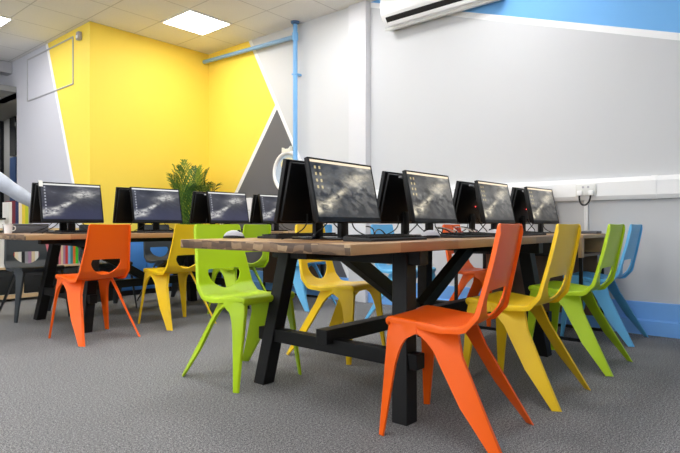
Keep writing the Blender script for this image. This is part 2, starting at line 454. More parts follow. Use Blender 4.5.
# ------------------------------------------------------------------ wall fittings
# air conditioner
ac = empty('air_conditioner', (4.7, 2.71, 2.82))
tag(ac, 'long white air conditioning unit high on the wall, cut by the photo top', 'air conditioner')
H = .615
obj('body', prism(B(), [(0, .06), (-.13, .015), (-.2, .075), (-.235, .12), (-.245, .22), (-.235, .33), (-.2, .37), (0, .38)], 'y', -H, H, .006), M['white_plastic'], ac, 40)
obj('air_slot', prism(B(), [(-.180, .044), (-.208, .072), (-.220, .088), (-.215, .098), (-.185, .07)], 'y', -H + .03, H - .05), M['soft_black'], ac, 0)
obj('louver', bar(B(), (-.176, -H + .035, .038), (-.176, H - .055, .038), .01, .035, (-.6, 0, .8)), M['white_plastic'], ac, 0)
obj('drain_tray', prism(B(), [(-.01, .058), (-.01, .03), (-.125, -.004), (-.135, .016)], 'y', -H + .01, H + .02, .003), M['offwhite'], ac, 0)

# dado trunking with a socket, cable loop and drop conduit
tr = empty('cable_trunking', (4.7, .9, 1.03))
tag(tr, 'white plastic cable trunking running along the right wall', 'trunking')
y0, y1 = -3.9, 2.70
tp = [(0, 0), (-.045, 0), (-.06, .03), (-.062, .135), (-.045, .17), (0, .172)]
obj('cover', prism(B(), tp, 'y', y0, y1), M['white_plastic'], tr, 0)
obj('joint_clip', prism(B(), [(0, -.002), (-.047, -.002), (-.064, .029), (-.066, .136), (-.047, .173), (0, .174)], 'y', -.0, .035), M['white_plastic'], tr, 0)
so = obj('socket_plate', box(B(), -.076, -.058, .42, .575, .035, .125, .004), M['offwhite'], tr)
for ya_ in (.435, .52): obj('plug', box(B(), -.10, -.077, ya_, ya_ + .04, .035, .075, .006), M['white_plastic'], so)
sw = B(); box(sw, -.08, -.075, .47, .485, .095, .112); box(sw, -.08, -.075, .51, .525, .095, .112)
obj('switch', sw, M['silver'], so)
b = B(); tube(b, bez((-.09, .455, .04), (-.13, .45, -.07), (-.13, .54, -.07), (-.09, .54, .04)), .007)
obj('plug_cable', b, M['dark_cable'], so, 60)
obj('drop_conduit', box(B(), -.028, -.0005, .495, .525, -.255, .002, .002), M['white_plastic'], tr)

# blue pipes on the corner wall
pp = empty('pipe', (4.57, 4.655, 0)); tag(pp, 'pale blue painted vertical pipe with a branch under the ceiling', 'pipe')
obj('riser', tube(B(), [(0, 0, .9), (0, 0, HC - .002)], .027, 16), M['pipe_blue'], pp, 60)
obj('ceiling_collar', lathe(B(), [(.0, HC - .001), (.055, HC - .001), (.05, HC - .02), (.032, HC - .03), (.0, HC - .04)], 20), plain('collar_dark_blue', (74, 108, 150), .4), pp)
b = B(); lathe(b, [(.0, 3.01), (.036, 3.01), (.036, 3.10), (.0, 3.10)], 18)
obj('tee_joint', b, M['pipe_blue'], pp)
obj('branch', tube(B(), [(0, 0.03, 3.055), (0, 1.81, 3.105)], .026, 16), plain('grey_blue_pipe_paint', (128, 168, 206), .4), pp, 60)
b = B()
for zz in (1.45, 2.6): box(b, -.03, .078, -.031, .031, zz, zz + .02, .004)
obj('bracket', b, M['pipe_blue'], pp)

# round disc on the corner wall
ds = empty('wall_disc', (4.648, 4.835, 1.47)); tag(ds, 'round white-rimmed disc on the grey wall behind the blue pipe', 'wall disc')
obj('rim', tube(B(), [(-.026, .237 * math.cos(2*math.pi*k/48), .237 * math.sin(2*math.pi*k/48)) for k in range(48)], .024, 10, closed=True), M['white_plastic'], ds, 60)
b = B(); prism(b, [(.228 * math.cos(2*math.pi*k/48), .228 * math.sin(2*math.pi*k/48)) for k in range(48)], 'x', -.020, -.002)
obj('face', b, plain('pale_blue_grey_face', (186, 200, 214), .5), ds)
b = B(); prism(b, [(.0 + .12 * math.cos(2*math.pi*k/18), .10 + .075 * math.sin(2*math.pi*k/18)) for k in range(18)], 'x', -.032, -.018)
obj('cream_patch', b, plain('cream_patch_paint', (238, 228, 178), .5), ds)
b = B(); prism(b, [(-.07, .235), (.09, .235), (.085, .305), (.05, .275), (-.03, .275), (-.06, .315)], 'x', -.05, -.006, .006)
obj('top_clip', b, plain('cream_clip', (236, 232, 216), .5), ds)
wb = empty('wall_box', (4.649, 5.57, 1.03)); tag(wb, 'small white box on the dark grey triangle wall, above the monitors', 'wall box')
obj('case', box(B(), -.05, 0, -.07, .07, -.16, .15, .006), M['white_plastic'], wb)
obj('cover_strip', box(B(), -.055, -.049, -.06, .06, -.02, .0, .002), M['offwhite'], wb)

# sensor in the top corner
sn = empty('wall_sensor', (2.974, 6.70, 3.10)); tag(sn, 'small grey sensor box near the ceiling at the yellow corner', 'sensor')
obj('housing', box(B(), -.05, 0, -.035, .035, -.05, .05, .01), plain('sensor_grey', (170, 168, 176), .5), sn)
obj('lens', box(B(), -.056, -.049, -.02, .02, -.03, .005, .002), M['white_plastic'], sn)

# ------------------------------------------------------------------ chairs
PROF = [(.238, .425), (.249, .438), (.248, .452), (.235, .4615), (.205, .4625), (.15, .458), (.05, .446), (-.03, .440), (-.075, .446), (-.105, .466), (-.124, .497), (-.136, .535), (-.152, .60), (-.178, .71), (-.203, .834)]
def catmull(P, n=10):
    out = []
    for i in range(len(P) - 1):
        p0 = P[max(i-1, 0)]; p1 = P[i]; p2 = P[i+1]; p3 = P[min(i+2, len(P)-1)]
        for k in range(n):
            t = k / n
            out.append(tuple(.5 * ((2*b) + (-a+c)*t + (2*a-5*b+4*c-d)*t*t + (-a+3*b-3*c+d)*t**3) for a, b, c, d in zip(p0, p1, p2, p3)))
    out.append(P[-1]); return out
FINE = catmull(PROF)
SL = [0.]
for a_, b_ in zip(FINE, FINE[1:]): SL.append(SL[-1] + math.hypot(b_[0]-a_[0], b_[1]-a_[1]))
ST = SL[-1]
def at_s(s):
    s = min(max(s, 0.), ST)
    for i in range(len(SL) - 1):
        if s <= SL[i+1] + 1e-9:
            t = (s - SL[i]) / max(SL[i+1] - SL[i], 1e-9)
            y = FINE[i][0] + (FINE[i+1][0]-FINE[i][0]) * t; z = FINE[i][1] + (FINE[i+1][1]-FINE[i][1]) * t
            return y, z
    return FINE[-1]
def tan_s(s):
    a = at_s(s - .006); b = at_s(s + .006); l = math.hypot(b[0]-a[0], b[1]-a[1])
    return (b[0]-a[0]) / l, (b[1]-a[1]) / l
def s_of_z(zv):
    lo = max(range(len(FINE)), key=lambda i: -FINE[i][1] if i > 45 else -9)
    for i in range(lo, len(FINE) - 1):
        if FINE[i+1][1] >= zv: return SL[i] + (SL[i+1]-SL[i]) * (zv - FINE[i][1]) / (FINE[i+1][1] - FINE[i][1])
    return ST
def half_w(s):
    y, z = at_s(s)
    pts = [(0, .176), (.05, .184), (.2, .190), (.32, .192), (.42, .192), (.5, .183), (.62, .169), (.9, .150)]
    for (a, wa), (b, wb) in zip(pts, pts[1:]):
        if a <= s <= b:
            t = (s-a)/(b-a); w = wa + (wb-wa)*t; break
    else: w = pts[-1][1]
    r = .011
    for e in (s, ST - s):
        if e < r: w -= r - math.sqrt(max(r*r - (r-e)**2, 0))
    return w
RL, LIP = .009, .018
def surf(q, s):
    w = half_w(s); lip = LIP
    if s > .38: lip = LIP - .006 * min((s - .38) / .1, 1.)
    if ST - s < .03: lip *= .25 + .75 * (ST - s) / .03
    if s < .02: lip *= s / .02
    tot = (w - RL) + RL * math.pi / 2 + lip
    a = abs(q) * tot
    if a < w - RL: x, o = a, 0.
    elif a < w - RL + RL * math.pi / 2:
        th = (a - (w - RL)) / RL; x = w - RL + RL * math.sin(th); o = RL * (1 - math.cos(th))
    else: x = w; o = RL + a - (w - RL + RL * math.pi / 2)
    y, z = at_s(s); ty, tz = tan_s(s); ny, nz = tz, -ty      # normal: up on the seat, forward on the back
    if nz < 0 and s < .3 and s > .05: ny, nz = -ny, -nz
    ny, nz = (tz, -ty)
    conc = .010 * (x / w) ** 2 * (1. if s > .3 else .4)
    k = conc - o
    return Vector((math.copysign(x, q), y + ny * k, z + nz * k))

def chair_shell():
    qs = [-1, -.955, -.915, -.885, -.855, -.82, -.72, -.6, -.48, -.36, -.24, -.12]
    qs = qs + [0] + [-v for v in qs[::-1]]
    ss = [0, .006, .012, .02, .03, .042, .06, .09, .13, .17, .21, .25, .28, .305, .325, .345, .365]
    s_split = s_of_z(.492); 
    ss = [s for s in ss if s < s_split - .012] + [s_split]
    s = s_split + .018
    while s < ST - .05: ss.append(s); s += .028
    ss += [ST - .03, ST - .018, ST - .011, ST - .005, ST]
    s0, s1 = s_of_z(.476), s_of_z(.584)
    K = .19
    hole = []
    hw = .108 / .2
    top = [(-hw, s1 - .004), (-hw + .03, s1), (0, s1 + .002), (hw - .03, s1), (hw, s1 - .004)]
    low = []
    for k in range(1, 14):
        a = math.pi * k / 14
        e = abs(math.cos(a)) ** 1.15 * math.copysign(1, math.cos(a))
        low.append((hw * 1.06 * e, (s1 - .012) - (s1 - .012 - s0) * math.sin(a) ** 1.15))
    hole = top + low
    def inside(x, y, P):
        c = False; j = len(P) - 1
        for i in range(len(P)):
            if (P[i][1] > y) != (P[j][1] > y) and x < (P[j][0]-P[i][0]) * (y-P[i][1]) / (P[j][1]-P[i][1]) + P[i][0]: c = not c
            j = i
        return c
    pts = []; edges = []
    for h in hole: pts.append((h[0] * K, h[1]))
    n = len(hole)
    edges += [(i, (i+1) % n) for i in range(n)]
    HP = pts[:]
    for s in ss:
        prev = None
        for q in qs:
            x = q * K
            near = min(math.hypot(x - h[0], s - h[1]) for h in HP) < .007
            if inside(x, s, HP) or near: prev = None; continue
            pts.append((x, s))
            if s == s_split and prev is not None: edges.append((prev, len(pts) - 1))
            prev = len(pts) - 1
    ov, oe, of, *_ = delaunay_2d_cdt([Vector(p) for p in pts], edges, [], 0, 1e-6)
    keep = []
    for f in of:
        cx = sum(ov[i][0] for i in f) / len(f); cy = sum(ov[i][1] for i in f) / len(f)
        if not inside(cx, cy, HP): keep.append((tuple(f), cy < s_split))
    V = [surf(v[0] / K, v[1]) for v in ov]
    # vertex normals
    N = [Vector((0, 0, 0)) for _ in V]; tri = []
    for f, seat in keep:
        fn = (V[f[1]] - V[f[0]]).cross(V[f[2]] - V[f[0]])
        for i in f: N[i] += fn
        tri.append((f, seat))
    # orientation: the middle of the seat must look up
    N = [v.normalized() if v.length > 0 else Vector((0, 0, 1)) for v in N]
    mid = min(range(len(V)), key=lambda i: (V[i] - Vector((0, .1, .45))).length)
    flip = N[mid].z < 0
    if flip:
        N = [-v for v in N]; tri = [(f[::-1], s) for f, s in tri]
    T = .0065
    W = [v - m * T for v, m in zip(V, N)]
    cnt = {}
    for f, seat in tri:
        for i in range(3):
            e = (f[i], f[(i+1) % 3]); cnt[tuple(sorted(e))] = cnt.get(tuple(sorted(e)), 0) + 1
    out = {}
    for part in (True, False):
        verts = []; idx = {}; faces = []; ln = []
        def vid(key):
            if key not in idx:
                idx[key] = len(verts); verts.append(V[key[1]] if key[0] == 0 else W[key[1]])
            return idx[key]
        for f, seat in tri:
            if seat != part: continue
            faces.append([vid((0, i)) for i in f]); ln += [N[i] for i in f]
            faces.append([vid((1, i)) for i in f[::-1]]); ln += [-N[i] for i in f[::-1]]
            for i in range(3):
                a, c = f[i], f[(i+1) % 3]
                if cnt[tuple(sorted((a, c)))] == 1:
                    fc = [vid((0, c)), vid((0, a)), vid((1, a)), vid((1, c))]
                    nn = (V[a] - V[c]).cross(W[a] - V[c]).normalized()
                    faces.append(fc); ln += [nn] * 4
        me = bpy.data.meshes.new('seat' if part else 'backrest')
        me.from_pydata(verts, [], faces)
        me.polygons.foreach_set('use_smooth', [True] * len(me.polygons))
        me.normals_split_custom_set([tuple(v) for v in ln])
        out[part] = me
    return out[True], out[False]

def leg_poly(front):
    def seat_z(y):
        best = min((abs(p[0] - y), p[1]) for p in FINE[30:90])
        return best[1] - .007
    if front:
        arch = [(.232, 0), (.196, .28), (.186, .335), (.174, .365), (.156, .390), (.134, .402), (.108, .406)]
        return [(.257, 0), (.2455, .40), (.243, .43), (.236, .448)] + [(y, seat_z(y)) for y in (.20, .16, .108)] + arch[::-1]
    arch = [(.108, .406), (.084, .401), (.066, .388), (.038, .352), (.012, .308), (-.076, .160), (-.204, 0)]
    return [(.108, seat_z(.108)), (.06, seat_z(.06)), (.0, seat_z(0)), (-.015, seat_z(-.015)), (-.028, .436), (-.030, .405), (-.054, .33), (-.239, 0)] + arch[::-1]

def leg_mesh(front, side):
    P = leg_poly(front)
    bm = B()
    def X(y, z, outer):
        t = (.445 - z) / .445
        xo = .1905 + .046 * t
        # each leg is a plate turned towards its own corner of the chair
        if front: tuck = .40 * max(0, y - (.18 + .05 * t))
        else: tuck = .60 * max(0, .08 - .285 * (.40 - z) / .40 - y)
        th = .021 - .005 * t
        return (xo if outer else xo - th) - tuck
    A = [bm.verts.new((side * X(y, z, True), y, z)) for y, z in P]
    C = [bm.verts.new((side * X(y, z, False), y, z)) for y, z in P]
    f0 = bm.faces.new(A); f1 = bm.faces.new(C[::-1]); n = len(P)
    for i in range(n): bm.faces.new((A[i], C[i], C[(i+1) % n], A[(i+1) % n]))
    es = [e for e in f0.edges] + [e for e in f1.edges]
    bmesh.ops.bevel(bm, geom=es, offset=.0045, segments=2, profile=.5, affect='EDGES', clamp_overlap=True)
    bmesh.ops.triangulate(bm, faces=[f for f in bm.faces if len(f.verts) > 4])
    return bm

def make_chair():
    r = empty('school_chair')
    ms, mb = chair_shell()
    for nm, me in (('seat', ms), ('backrest', mb)):
        o = bpy.data.objects.new(nm, me); COL.objects.link(o); o.parent = r; me.materials.append(M['orange'])
    # underside rib that stiffens the seat between the legs
    b = B(); box(b, -.165, .165, .115, .145, .41, .447, .004)
    obj('seat_rib', b, M['orange'], r)
    for fr in (True, False):
        for sd in (-1, 1): obj('leg', leg_mesh(fr, sd), M['orange'], r, 35)
    return r
chair0 = make_chair()
first = [True]
def chair(x, y, deg, colour, label, group):
    if first[0]:
        c = chair0; c.location = (x, y, 0); c.rotation_euler.z = R(deg); first[0] = False
    else: c = dup(chair0, (x, y, 0), R(deg))
    setmat(c, M[colour])
    tag(c, label, 'chair', group)
    return c
G1, G2, G3, G4 = 'chairs along the near side of the front table', 'chairs along the far side of the front table', 'chairs along the near side of the back table', 'dark chairs along the far side of the back table'
chair(2.006, 1.088, 8.5, 'orange', 'large orange plastic chair nearest the viewer, at the front table', G1)
chair(2.70, 1.092, 0, 'yellow', 'yellow plastic chair between the nearest orange and right green chairs', G1)
chair(3.465, 1.075, 0, 'green', 'lime green plastic chair beside the blue chair near the right wall', G1)
chair(4.35, 1.17, 0, 'blue', 'light blue plastic chair closest to the right wall, by the blue skirting', G1)
chair(1.94, 2.41, 180, 'green', 'lime green plastic chair behind the left end of the front table', G2)
chair(2.69, 2.37, 188, 'yellow', 'yellow plastic chair seen under the front table behind its crossbar', G2)
chair(3.965, 2.735, 180, 'blue', 'light blue plastic chair glimpsed beneath the front table past the yellow one', G2)
chair(4.30, 2.22, 182, 'orange', 'orange plastic chair half hidden behind the front table near the right wall', G2)
chair(1.89, 4.02, 3, 'orange', 'orange plastic chair at the back table, left of the far yellow chair', G3)
chair(2.61, 4.06, 0, 'yellow', 'yellow plastic chair at the back table, beside the far orange chair', G3)
chair(3.30, 4.05, 0, 'green', 'lime green plastic chair mostly hidden behind the front table end', G3)
chair(4.0, 3.91, 0, 'blue', 'light blue plastic chair farthest along the back table, almost hidden', G3)
chair(1.95, 5.38, 180, 'charcoal', 'charcoal plastic chair with books showing through its backrest hole', G4)
chair(2.62, 5.40, 178, 'charcoal', 'charcoal plastic chair behind the far orange chair and back table', G4)
chair(3.32, 5.40, 180, 'charcoal', 'charcoal plastic chair in front of the blue storage unit', G4)
chair(4.02, 5.40, 180, 'charcoal', 'charcoal plastic chair behind the back table near the palm', G4)

# ------------------------------------------------------------------ tables
TX0, TX1, TY0, TY1, TZ0, TZ1 = 1.477, 3.95, 1.23, 2.28, .722, .762
CX, CY = (TX0 + TX1) / 2, (TY0 + TY1) / 2
def make_table():
    r = empty('trestle_table', (CX, CY, 0))
    lx, ly = (TX1 - TX0) / 2, (TY1 - TY0) / 2
    obj('tabletop', box(B(), -lx, lx, -ly, ly, TZ0, TZ1, .004), M['wood'], r)
    fx, tx, fy, ty = .785, .67, .445, .365
    for sx in (-1, 1):
        for sy in (-1, 1):
            b = B(); s = .039
            A = [b.verts.new((sx*fx + i*s, sy*fy + j*s, 0)) for i, j in ((-1,-1),(1,-1),(1,1),(-1,1))]
            C = [b.verts.new((sx*tx + i*s, sy*ty + j*s, TZ0 - .001)) for i, j in ((-1,-1),(1,-1),(1,1),(-1,1))]
            fs = [b.faces.new(A[::-1]), b.faces.new(C)] + [b.faces.new((A[i], A[(i+1)%4], C[(i+1)%4], C[i])) for i in range(4)]
            bmesh.ops.bevel(b, geom=list({e for f in fs for e in f.edges}), offset=.003, segments=1, affect='EDGES')
            obj('leg', b, M['black_wood'], r, 0)
        k = .26 / .722; px = sx * (fx + (tx - fx) * k)
        obj('crossbar', box(B(), px - .03, px + .03, -.50, .50, .222, .288, .003), M['black_wood'], r, 0)
        obj('top_rail', box(B(), sx*tx - .034, sx*tx + .034, -.47, .47, .655, TZ0 - .002, .003), M['black_wood'], r, 0)
    obj('stretcher', box(B(), -.82, .82, -.035, .035, .27, .338, .003), M['black_wood'], r, 0)
    for sx in (-1, 1):
        obj('brace', bar(B(), (sx * .03, 0, .34), (sx * .665, 0, .70), .062, .072, bev=.003), M['black_wood'], r, 0)
    obj('long_rail', box(B(), -.95, .95, -.03, .03, .675, TZ0 - .002, .003), M['black_wood'], r, 0)
    return r
table1 = make_table(); tag(table1, 'front trestle table, butcher block top and black frame, nearest the viewer', 'table', 'trestle tables')
T2 = 2.97
table2 = dup(table1, (CX, CY + T2, 0)); tag(table2, 'farther trestle table by the bookcase and palm, black frame', 'table', 'trestle tables')

def make_desk():
    r = empty('end_desk', (4.325, CY, 0)); lx = .31; ly = .525
    obj('desk_top', box(B(), -lx, lx, -ly, ly, .735, .762, .003), M['oak'], r, 0)
    obj('side_panel', box(B(), -.305, -.245, -ly + .012, -ly + .035, .60, .734, .002), M['oak'], r, 0)
    obj('shade_panel', box(B(), -.27, -.25, -ly + .04, ly - .012, .60, .734, .002), M['soft_black'], r, 0)  # black sheet standing in for the shade in the open space under the top
    obj('side_panel', box(B(), .245, .27, -ly + .012, ly - .012, .60, .734, .002), M['oak'], r, 0)
    obj('shelf_board', box(B(), -.245, .245, -ly + .03, ly - .03, .60, .618), M['brown_panel'], r, 0)
    obj('modesty_panel', box(B(), .225, .243, -ly + .06, ly - .06, .12, .598), M['brown_panel'], r, 0)
    for sx in (-1, 1):
        b = B(); x = sx * .257
        for sy in (-1, 1): box(b, x - .011, x + .011, sy * (ly - .03) - .011, sy * (ly - .03) + .011, 0, .599)
        box(b, x - .011, x + .011, -ly + .04, ly - .04, 0, .022)
        obj('leg_frame', b, M['black'], r, 0)
    return r
desk1 = make_desk(); tag(desk1, 'small oak desk with black legs between front table and right wall', 'desk', 'end desks')
desk2 = dup(desk1, (4.325, CY + T2, 0)); tag(desk2, 'small oak desk between the back table and the corner wall', 'desk', 'end desks')

# ------------------------------------------------------------------ monitors
MW, MH, TILT = .475, .294, R(12.5)
def make_monitor():
    r = empty('computer_monitor')
    rot = Matrix.Translation((0, -.055, .080)) @ Matrix.Rotation(-TILT, 4, 'X')
    w, h = MW / 2, MH
    b = B(); box(b, -w, w, 0, .022, 0, h, .003)
    b.transform(rot); cs = obj('casing', b, M['black'], r)
    b = B(); prism(b, [(-.228, .012), (.228, .012), (.222, .285), (-.222, .285)], 'y', .02, .040, .009)
    b.transform(rot); obj('back_cover', b, M['black'], r, 40)
    b = B(); tube(b, [(.13 * (k / 8. - 1), .043 , .262 - .012 * math.cos(k / 16. * math.pi)) for k in range(17)], .006, 8)
    b.transform(rot); obj('handle_highlight', b, M['silver'], r, 60)  # silver colour paints the highlight on the curved ledge of the back
    bz, bb = .010, .024
    me = bpy.data.meshes.new('screen')
    vv = [rot @ Vector(p) for p in ((-w + bz, -.0008, bb), (w - bz, -.0008, bb), (w - bz, -.0008, h - bz), (-w + bz, -.0008, h - bz))]
    me.from_pydata(vv, [], [(0, 1, 2, 3)])
    uvl = me.uv_layers.new(name='UVMap')
    for i, c in enumerate(((0, 0), (1, 0), (1, 1), (0, 1))): uvl.data[i].uv = c
    me.materials.append(SCR[0])
    o = bpy.data.objects.new('screen', me); COL.objects.link(o); o.parent = r
    # thin raised edge round the picture
    b = B(); 
    box(b, -w + .002, w - .002, -.002, .001, 0.002, bb - .001); box(b, -w + .002, w - .002, -.002, .001, h - bz + .001, h - .002)
    box(b, -w + .002, -w + bz - .001, -.002, .001, bb, h - bz); box(b, w - bz + .001, w - .002, -.002, .001, bb, h - bz)
    b.transform(rot); obj('bezel', b, M['black'], r, 0)
    st = obj('stand', box(B(), -.028, .028, -.014, .012, .008, .145, .005), M['black'], r)
    obj('stand_base', box(B(), -.105, .105, -.075, .055, 0, .012, .005), M['gloss_black'], r)
    # leads hanging from the back down to the desk
    for k, (x, dx, m_) in enumerate(((-.09, -.05, 'dark_cable'), (.07, .07, 'dark_cable'))):
        obj('cable', tube(B(), bez((x, -.005, .12), (x + .02, .03, .05), (x + dx * 1.5, .05, .03), (x + dx * 2.5, .005, .005), 12), .0032, 6), M[m_], r, 60)
    return r
mon0 = make_monitor(); mfirst = [True]
def monitor(x, y, facing, scr, label, group, led=False, rot=0):
    rz = (0 if facing < 0 else math.pi) + R(rot)
    if mfirst[0]: m_ = mon0; m_.location = (x, y, TZ1); m_.rotation_euler.z = rz; mfirst[0] = False
    else: m_ = dup(mon0, (x, y, TZ1), rz)
    setmat(m_, SCR[scr], ('screen',))
    tag(m_, label, 'monitor', group)
    if led: leds.append((m_, led))
    return m_
leds = []
GA, GB = 'monitors facing the viewer on the front table', 'monitors turned away on the front table'
GC, GD = 'monitors facing the viewer on the back table', 'monitors turned away on the back table'
fy, by = 1.675, 1.815
monitor(1.955, fy, -1, 0, 'largest lit black monitor, mountain desktop, at the front table corner', GA, rot=2)
monitor(2.715, fy, -1, 0, 'second lit monitor along the front table, beyond the grey mouse', GA, rot=1)
monitor(3.595, fy + .02, -1, 0, 'third lit monitor along the front table, above the nearest orange chair', GA)
monitor(4.40, fy, -1, 0, 'lit monitor at the wall end of the front table row, smallest there', GA, rot=-3)
monitor(1.935, by, 1, 0, 'large dark monitor back beside the biggest lit screen, in front of the wall disc', GB)
monitor(2.68, by, 1, 0, 'dark monitor back between the first and second lit front-table screens', GB, led='red')
monitor(3.545, by + .02, 1, 0, 'dark monitor back left of the third lit front-table screen', GB, led='red')
monitor(4.395, by, 1, 0, 'dark monitor back nearest the right wall, left of the last lit screen', GB, led='red')
monitor(1.93, fy + T2 - .12, -1, 1, 'leftmost lit monitor on the back table, against the grey and yellow wall', GC)
monitor(2.68, fy + T2 - .12, -1, 1, 'lit monitor on the back table between far orange and yellow chairs', GC)
monitor(3.48, fy + T2 - .12, -1, 1, 'lit monitor on the back table just right of the palm', GC)
monitor(4.15, fy + T2 - .12, -1, 1, 'lit monitor partly hidden behind the nearest dark monitor back', GC)
monitor(1.925, by + T2 - .12, 1, 1, 'dark monitor back at the left end of the back table, beside books', GD)
monitor(2.61, by + T2 - .12, 1, 1, 'dark monitor back between the two left lit screens, against yellow wall', GD)
monitor(3.40, by + T2 - .12, 1, 1, 'dark monitor back right beneath the palm leaves', GD)
monitor(4.17, by + T2 - .12, 1, 1, 'dark monitor back before the dark grey triangle on the wall', GD)
for o in list(COL.objects):
    if o.get('group') in (GC, GD): o.scale = (1.02, 1, 1.1)
rotm = Matrix.Translation((0, -.055, .080)) @ Matrix.Rotation(-TILT, 4, 'X')
ledb = B(); lathe(ledb, [(0, -.002), (.004, -.002), (.004, .002), (0, .002)], 10)
ledb.transform(rotm @ Matrix.Translation((-.02, .044, .13)) @ Matrix.Rotation(R(90), 4, 'X'))
led0 = obj('power_light', ledb, M['red_led'], leds[0][0], 0)
for m_, _ in leds[1:]:
    o = led0.copy(); COL.objects.link(o); o.parent = m_
# a white paper tag on the corner of the leftmost lit monitor
for o in list(COL.objects):
    if o.get('label', '').startswith('leftmost lit monitor'):
        b = B(); box(b, -.240, -.212, -.004, -.0025, MH - .035, MH + .008, .0); b.transform(rotm); obj('paper_tag', b, M['paper'], o, 0)

# ------------------------------------------------------------------ keyboards and mice
def make_keyboard():
    r = empty('keyboard')
    obj('key_base', prism(B(), [(-.075, 0), (.075, 0), (.075, .02), (-.075, .011)], 'x', -.22, .22, .003), M['soft_black'], r, 0)
    b = B()
    for j in range(5):
        y = -.055 + j * .026; n = 15
        for i in range(n):
            x = -.207 + i * .0276
            if j == 0 and 3 < i < 9: continue
            z = .0125 + (y + .075) * .06
            box(b, x, x + .0245, y, y + .022, z, z + .007)
    box(b, -.207 + 4*.0276, -.207 + 8*.0276 + .0245, -.055, -.033, .0137, .0207)
    obj('keys', b, M['black'], r, 0)
    return r
kb0 = make_keyboard(); kfirst = [True]
def keyboard(x, y, deg, label, group):
    if kfirst[0]: k = kb0; k.location = (x, y, TZ1); k.rotation_euler.z = R(deg); kfirst[0] = False
    else: k = dup(kb0, (x, y, TZ1), R(deg))
    tag(k, label, 'keyboard', group)
GK = 'black keyboards on the front table'
keyboard(1.97, 1.43, 2, 'black keyboard before the largest lit monitor', GK)
keyboard(2.80, 1.45, -1, 'black keyboard before the second lit monitor, right of the grey mouse', GK)
keyboard(3.52, 1.45, 2, 'black keyboard before the third lit monitor, behind the orange chair top', GK)
keyboard(2.05, 2.06, 178, 'black keyboard on the far edge of the front table, by the lime chair', GK)
keyboard(1.97, 4.36, 1, 'black keyboard under the leftmost lit monitor of the back table', 'black keyboards on the back table')
keyboard(2.66, 4.36, -2, 'black keyboard on the back table before the second lit screen there', 'black keyboards on the back table')
keyboard(3.42, 4.36, 0, 'black keyboard on the back table right of the palm, before a lit screen', 'black keyboards on the back table')

def make_mouse():
    r = empty('computer_mouse')
    def shell(rx, ry, rz, z0, cut):
        b = B(); bmesh.ops.create_uvsphere(b, u_segments=20, v_segments=12, radius=1.)
        for v in b.verts:
            v.co.x *= rx * (1 - .12 * v.co.y); v.co.y *= ry; v.co.z = max(v.co.z, -.05) * rz * (1 + .0) + z0
        return b
    obj('mouse_base', shell(.034, .058, .024, .004, 0), M['black'], r, 60)
    b = shell(.030, .055, .036, .0065, 0)
    obj('top_shell', b, M['silver'], r, 60)
    b = B(); lathe(b, [(0, -.004), (.008, -.004), (.009, 0), (.008, .004), (0, .004)], 14)
    b.transform(Matrix.Translation((0, .028, .036)) @ Matrix.Rotation(R(90), 4, 'Y'))
    obj('scroll_wheel', b, M['soft_black'], r, 60)
    return r
ms0 = make_mouse(); ms0.location = (2.40, 1.475, TZ1); ms0.rotation_euler.z = R(60)
tag(ms0, 'silver and black mouse on the front table between two keyboards', 'mouse', 'mice')
k = dup(ms0, (1.72, 2.185, TZ1), R(205)); tag(k, 'silver and black mouse at the left end of the front table, by the lime chair', 'mouse', 'mice')
k = dup(ms0, (3.13, 1.47, TZ1), R(10)); tag(k, 'mouse on the front table mostly hidden behind the orange chair top', 'mouse', 'mice')

# tangle of leads on the front table between the rows
rnd = random.Random(3)
cabl = ['thin black lead curled behind the largest lit monitor', 'thin pale lead curled behind the second lit monitor of the front table', 'thin black lead looping behind the second lit monitor',
        'thin pale lead looping beneath the third lit monitor', 'black lead tangled beneath the third lit monitor', 'pale lead dangling left of the last front-table monitor', 'black lead dangling left of the last front-table monitor', 'red-orange lead lying behind the third lit monitor']
for i, (x, lab) in enumerate(zip((2.2, 2.95, 2.9, 3.2, 3.25, 3.92, 3.98, 3.1), cabl)):
    pts = []
    n = 30; ph = rnd.random() * 6
    for k in range(n + 1):
        t = k / n
        pts.append((x + .24 * t + .03 * math.sin(9 * t + ph), 1.745 + .035 * math.sin(7 * t + ph * 2), TZ1 + .006 + .055 * abs(math.sin(5.2 * t + ph)) * (1 - .5 * t)))
    m_ = M['white_cable'] if 'pale' in lab else (plain('red_cable', (190, 60, 40), .5) if 'red' in lab else M['dark_cable'])
    tag(obj('cable', tube(B(), pts, .0035, 6), m_, smooth=60), lab, 'cable', 'loose leads between the monitor rows')
pd = empty('desk_device', (4.56, 1.335, TZ1)); tag(pd, 'small dark grey device lying on the oak desk under the wall socket', 'device')
obj('device_case', box(B(), -.065, .065, -.06, .06, 0, .022, .006), M['grey_box'], pd)
obj('device_lead', tube(B(), bez((.0, .06, .012), (-.05, .12, .02), (-.1, .05, .05), (-.16, .1, .006)), .004, 6), M['dark_cable'], pd, 60)

